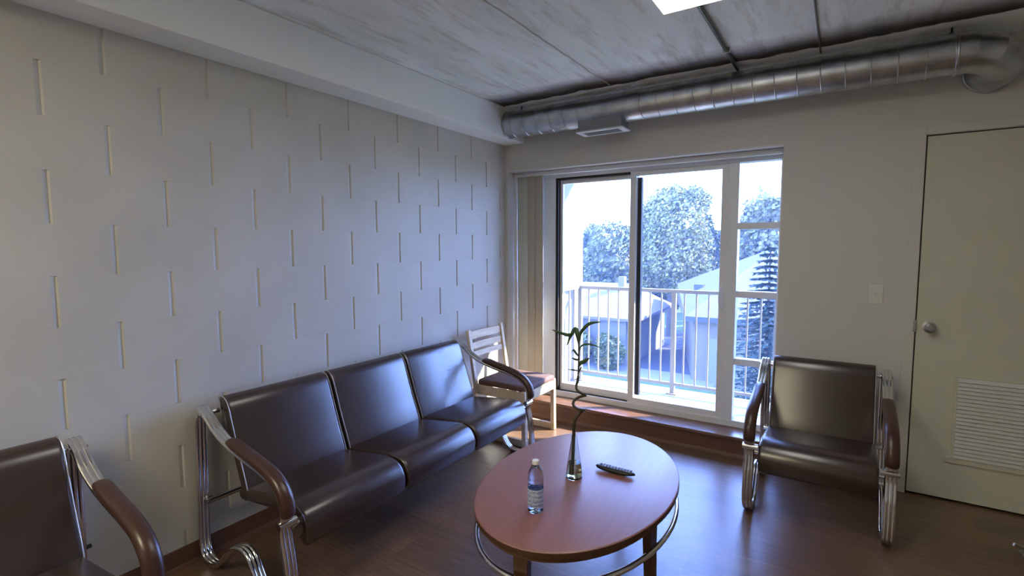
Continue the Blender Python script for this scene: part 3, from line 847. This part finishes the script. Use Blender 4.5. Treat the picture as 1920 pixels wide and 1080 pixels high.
bm = new_bm(); box(bm, -4.6, -4.1, 26.4, 26.9, -1.9, -.75); o = finish('chimney', bm, m_fascia); rel(o, hb)

def foliage_mesh(name, blobs, n, size, m, seed, parent=None):
    rnd = random.Random(seed); verts = []; faces = []
    vol = [b[3]*b[4]*b[5] for b in blobs]; tot = sum(v_**.667 for v_ in vol)
    for b, v_ in zip(blobs, vol):
        k = int(n * v_**.667/tot)
        for _ in range(k):
            d = Vector((rnd.gauss(0, 1), rnd.gauss(0, 1), rnd.gauss(0, 1))).normalized()
            rr_ = rnd.uniform(.55, 1.05)**.6
            nz = 1 + .28*noise.noise(d*2.2 + Vector((seed, b[0], b[2])))
            p = Vector((b[0]+d.x*b[3]*rr_*nz, b[1]+d.y*b[4]*rr_*nz, b[2]+d.z*b[5]*rr_*nz))
            s_ = size*rnd.uniform(.6, 1.3)
            q = Vector((rnd.gauss(0, 1), rnd.gauss(0, 1), rnd.gauss(0, 1))).normalized()
            a = q.orthogonal().normalized()*s_; c_ = q.cross(a)*.7
            i0 = len(verts); verts += [p-a, p-c_, p+a, p+c_]; faces.append((i0, i0+1, i0+2, i0+3))
    me = bpy.data.meshes.new(name); me.from_pydata([tuple(v_) for v_ in verts], [], faces); me.materials.append(m)
    o = bpy.data.objects.new(name, me); C.objects.link(o)
    if parent: o.parent = parent
    return o
def tree(label, x, y, top, rad, m, seed, trunk_h=2.5, leaves=9000, group=None, size=.26, low=1.2):
    t = thing('tree', label, 'tree', (x, y, GZ), 0, group); rnd = random.Random(seed)
    H = top-GZ; cz = low + (H-low)/2; blobs = [(0, 0, cz, rad*.8, rad*.8, (H-low)*.46)]
    for k in range(12):
        a = rnd.uniform(0, 2*PI); zz = rnd.uniform(low+.8, H-rad*.45); sc = math.sin(PI*min(.97, max(.2, (zz-low)/(H-low))))**.5
        blobs.append((math.cos(a)*rad*.55*sc, math.sin(a)*rad*.55*sc, zz, rad*rnd.uniform(.3, .48), rad*rnd.uniform(.3, .48), rad*rnd.uniform(.25, .42)))
    foliage_mesh('foliage', blobs, leaves, size, m, seed, t)
    bm = new_bm(); tube(bm, [(0, 0, 0), (.05, 0, H*.3), (.1, .1, H*.6), (0, 0, H*.85)], [rad*.09, rad*.075, rad*.045, .02], 8)
    for k in range(7):
        a = rnd.uniform(0, 2*PI); z_ = rnd.uniform(H*.25, H*.5)
        tube(bm, [(0.05, 0, z_), (math.cos(a)*rad*.35, math.sin(a)*rad*.35, z_+rad*.35), (math.cos(a)*rad*.6, math.sin(a)*rad*.6, z_+rad*.8)], [rad*.04, rad*.028, .01], 6)
    finish('trunk', bm, m_bark, t, True)
tree('tall round-crowned leafy tree in the middle of the right door pane', -8.5, 35.5, 6.3, 3.3, m_tree2, 11, leaves=42000, low=3.0, size=.12)
bgt = [('leafy tree at the left end of the nearer row behind the low house', -24.5, 43, 4.8, 3.1, m_tree2), ('bushy tree of the nearer row left of the tall round-crowned tree', -16.6, 43, 4.0, 3.1, m_tree2),
       ('tree of the nearer row right behind the big roof', -2.6, 42, 6.0, 3.1, m_tree2), ('darker tree behind the right end of the big roof', 5.4, 42, 5.4, 3.1, m_tree),
       ('far tree left of the nearer row', -29.5, 51.5, 5.0, 3.2, m_tree), ('far tree showing between the two left trees', -21.2, 51.5, 4.6, 3.2, m_tree), ('far tree just left of the tall round-crowned tree', -13.0, 51.5, 4.2, 3.2, m_tree),
       ('far tree just right of the tall round-crowned tree', -8.0, 43.8, 4.2, 2.0, m_tree), ('far tree behind the peak of the big roof', -4.6, 51.5, 5.2, 3.2, m_tree)]
for i, (lb, x, y, tp_, rd, mm) in enumerate(bgt): tree(lb, x, y, tp_, rd, mm, 20+i, leaves=16000, group='trees behind the houses', low=.4, size=.19)
# hedge bushes in front of the low house
for i, (x, y, h, r_b, lb) in enumerate(((-13.2, 22.9, 2.2, 1.0, 'rounded shrub at the left end of the low house'), (-10.6, 22.9, 2.4, 1.0, 'rounded shrub in the middle of the low house front'), (-8.3, 22.7, 2.0, .85, 'smaller shrub nearest the drive'))):
    t = thing('shrub', lb, 'shrub', (x, y, GZ), 0, 'shrubs by the low house'); foliage_mesh('foliage', [(0, 0, h/2, r_b, r_b*.6, h/2)], 2500, .14, m_tree, 60+i, t)
    bm = new_bm(); tube(bm, [(0, 0, 0), (0, 0, h*.5)], .06, 6); finish('stem', bm, m_bark, t)
# spruce
sp_ = thing('spruce_tree', 'blue-green spruce with layered boughs beyond the narrow side light', 'tree', (.30, 17.2, GZ))
rnd = random.Random(5); verts = []; faces = []
Hs = 7.1
for k in range(30):
    z_ = .5 + (Hs-.7)*k/29; rad = 2.1*(1-z_/Hs)**.85 + .08; nb = 12
    for j in range(nb):
        a = 2*PI*(j+rnd.random()*.6)/nb + k*.7
        for s_ in range(11):
            t = (s_+.5)/11; rr_ = rad*t
            p = Vector((math.cos(a)*rr_, math.sin(a)*rr_, z_ - .22*rad*t + .10*rad*t*t))
            for q_ in range(2):
                d = Vector((math.cos(a)+rnd.uniform(-.8, .8), math.sin(a)+rnd.uniform(-.8, .8), rnd.uniform(-.45, .15))).normalized()*rnd.uniform(.12, .26)
                sd_ = d.cross(Vector((rnd.uniform(-.4, .4), rnd.uniform(-.4, .4), 1))).normalized()*.085
                i0 = len(verts); verts += [p-sd_, p+sd_, p+d]; faces.append((i0, i0+1, i0+2))
me = bpy.data.meshes.new('foliage'); me.from_pydata([tuple(v_) for v_ in verts], [], faces); me.materials.append(m_spruce)
o = bpy.data.objects.new('foliage', me); C.objects.link(o); o.parent = sp_
bm = new_bm(); tube(bm, [(0, 0, 0), (0, 0, Hs*.97)], [.13, .02], 8); finish('trunk', bm, m_bark, sp_, True)

# thin blue scatter volume, added to imitate the bluish glare veiling the outdoors
bm = new_bm(); box(bm, -80, 50, 3.0, 135, GZ+.05, 30)
mh = bpy.data.materials.new('glare_veil'); mh.use_nodes = True; t_ = mh.node_tree; t_.nodes.clear()
o_ = t_.nodes.new('ShaderNodeOutputMaterial'); vs2 = t_.nodes.new('ShaderNodeVolumeScatter')
vs2.inputs['Color'].default_value = (.30, .48, 1, 1); vs2.inputs['Density'].default_value = .0014
t_.links.new(vs2.outputs[0], o_.inputs['Volume'])
hz = finish('glare_veil', bm, mh); hz['kind'] = 'structure'

# small metal stop on the floor by the door
ds = thing('door_stop', 'small grey metal stop on the floor in front of the louvered door', 'door stop', (3.36, -.46, 0), R(25))
bm = new_bm(); lathe(bm, [(0, 0), (.024, 0), (.024, .006), (.010, .012), (.009, .028), (0, .028)], seg=20); finish('stop_base', bm, m_satin, ds, True, 40)
bm = new_bm(); bar(bm, (-.005, 0, .024), (-.052, 0, .045), .018, .012, Vector((0, 1, 0)), .002); finish('stop_arm', bm, m_satin, ds)
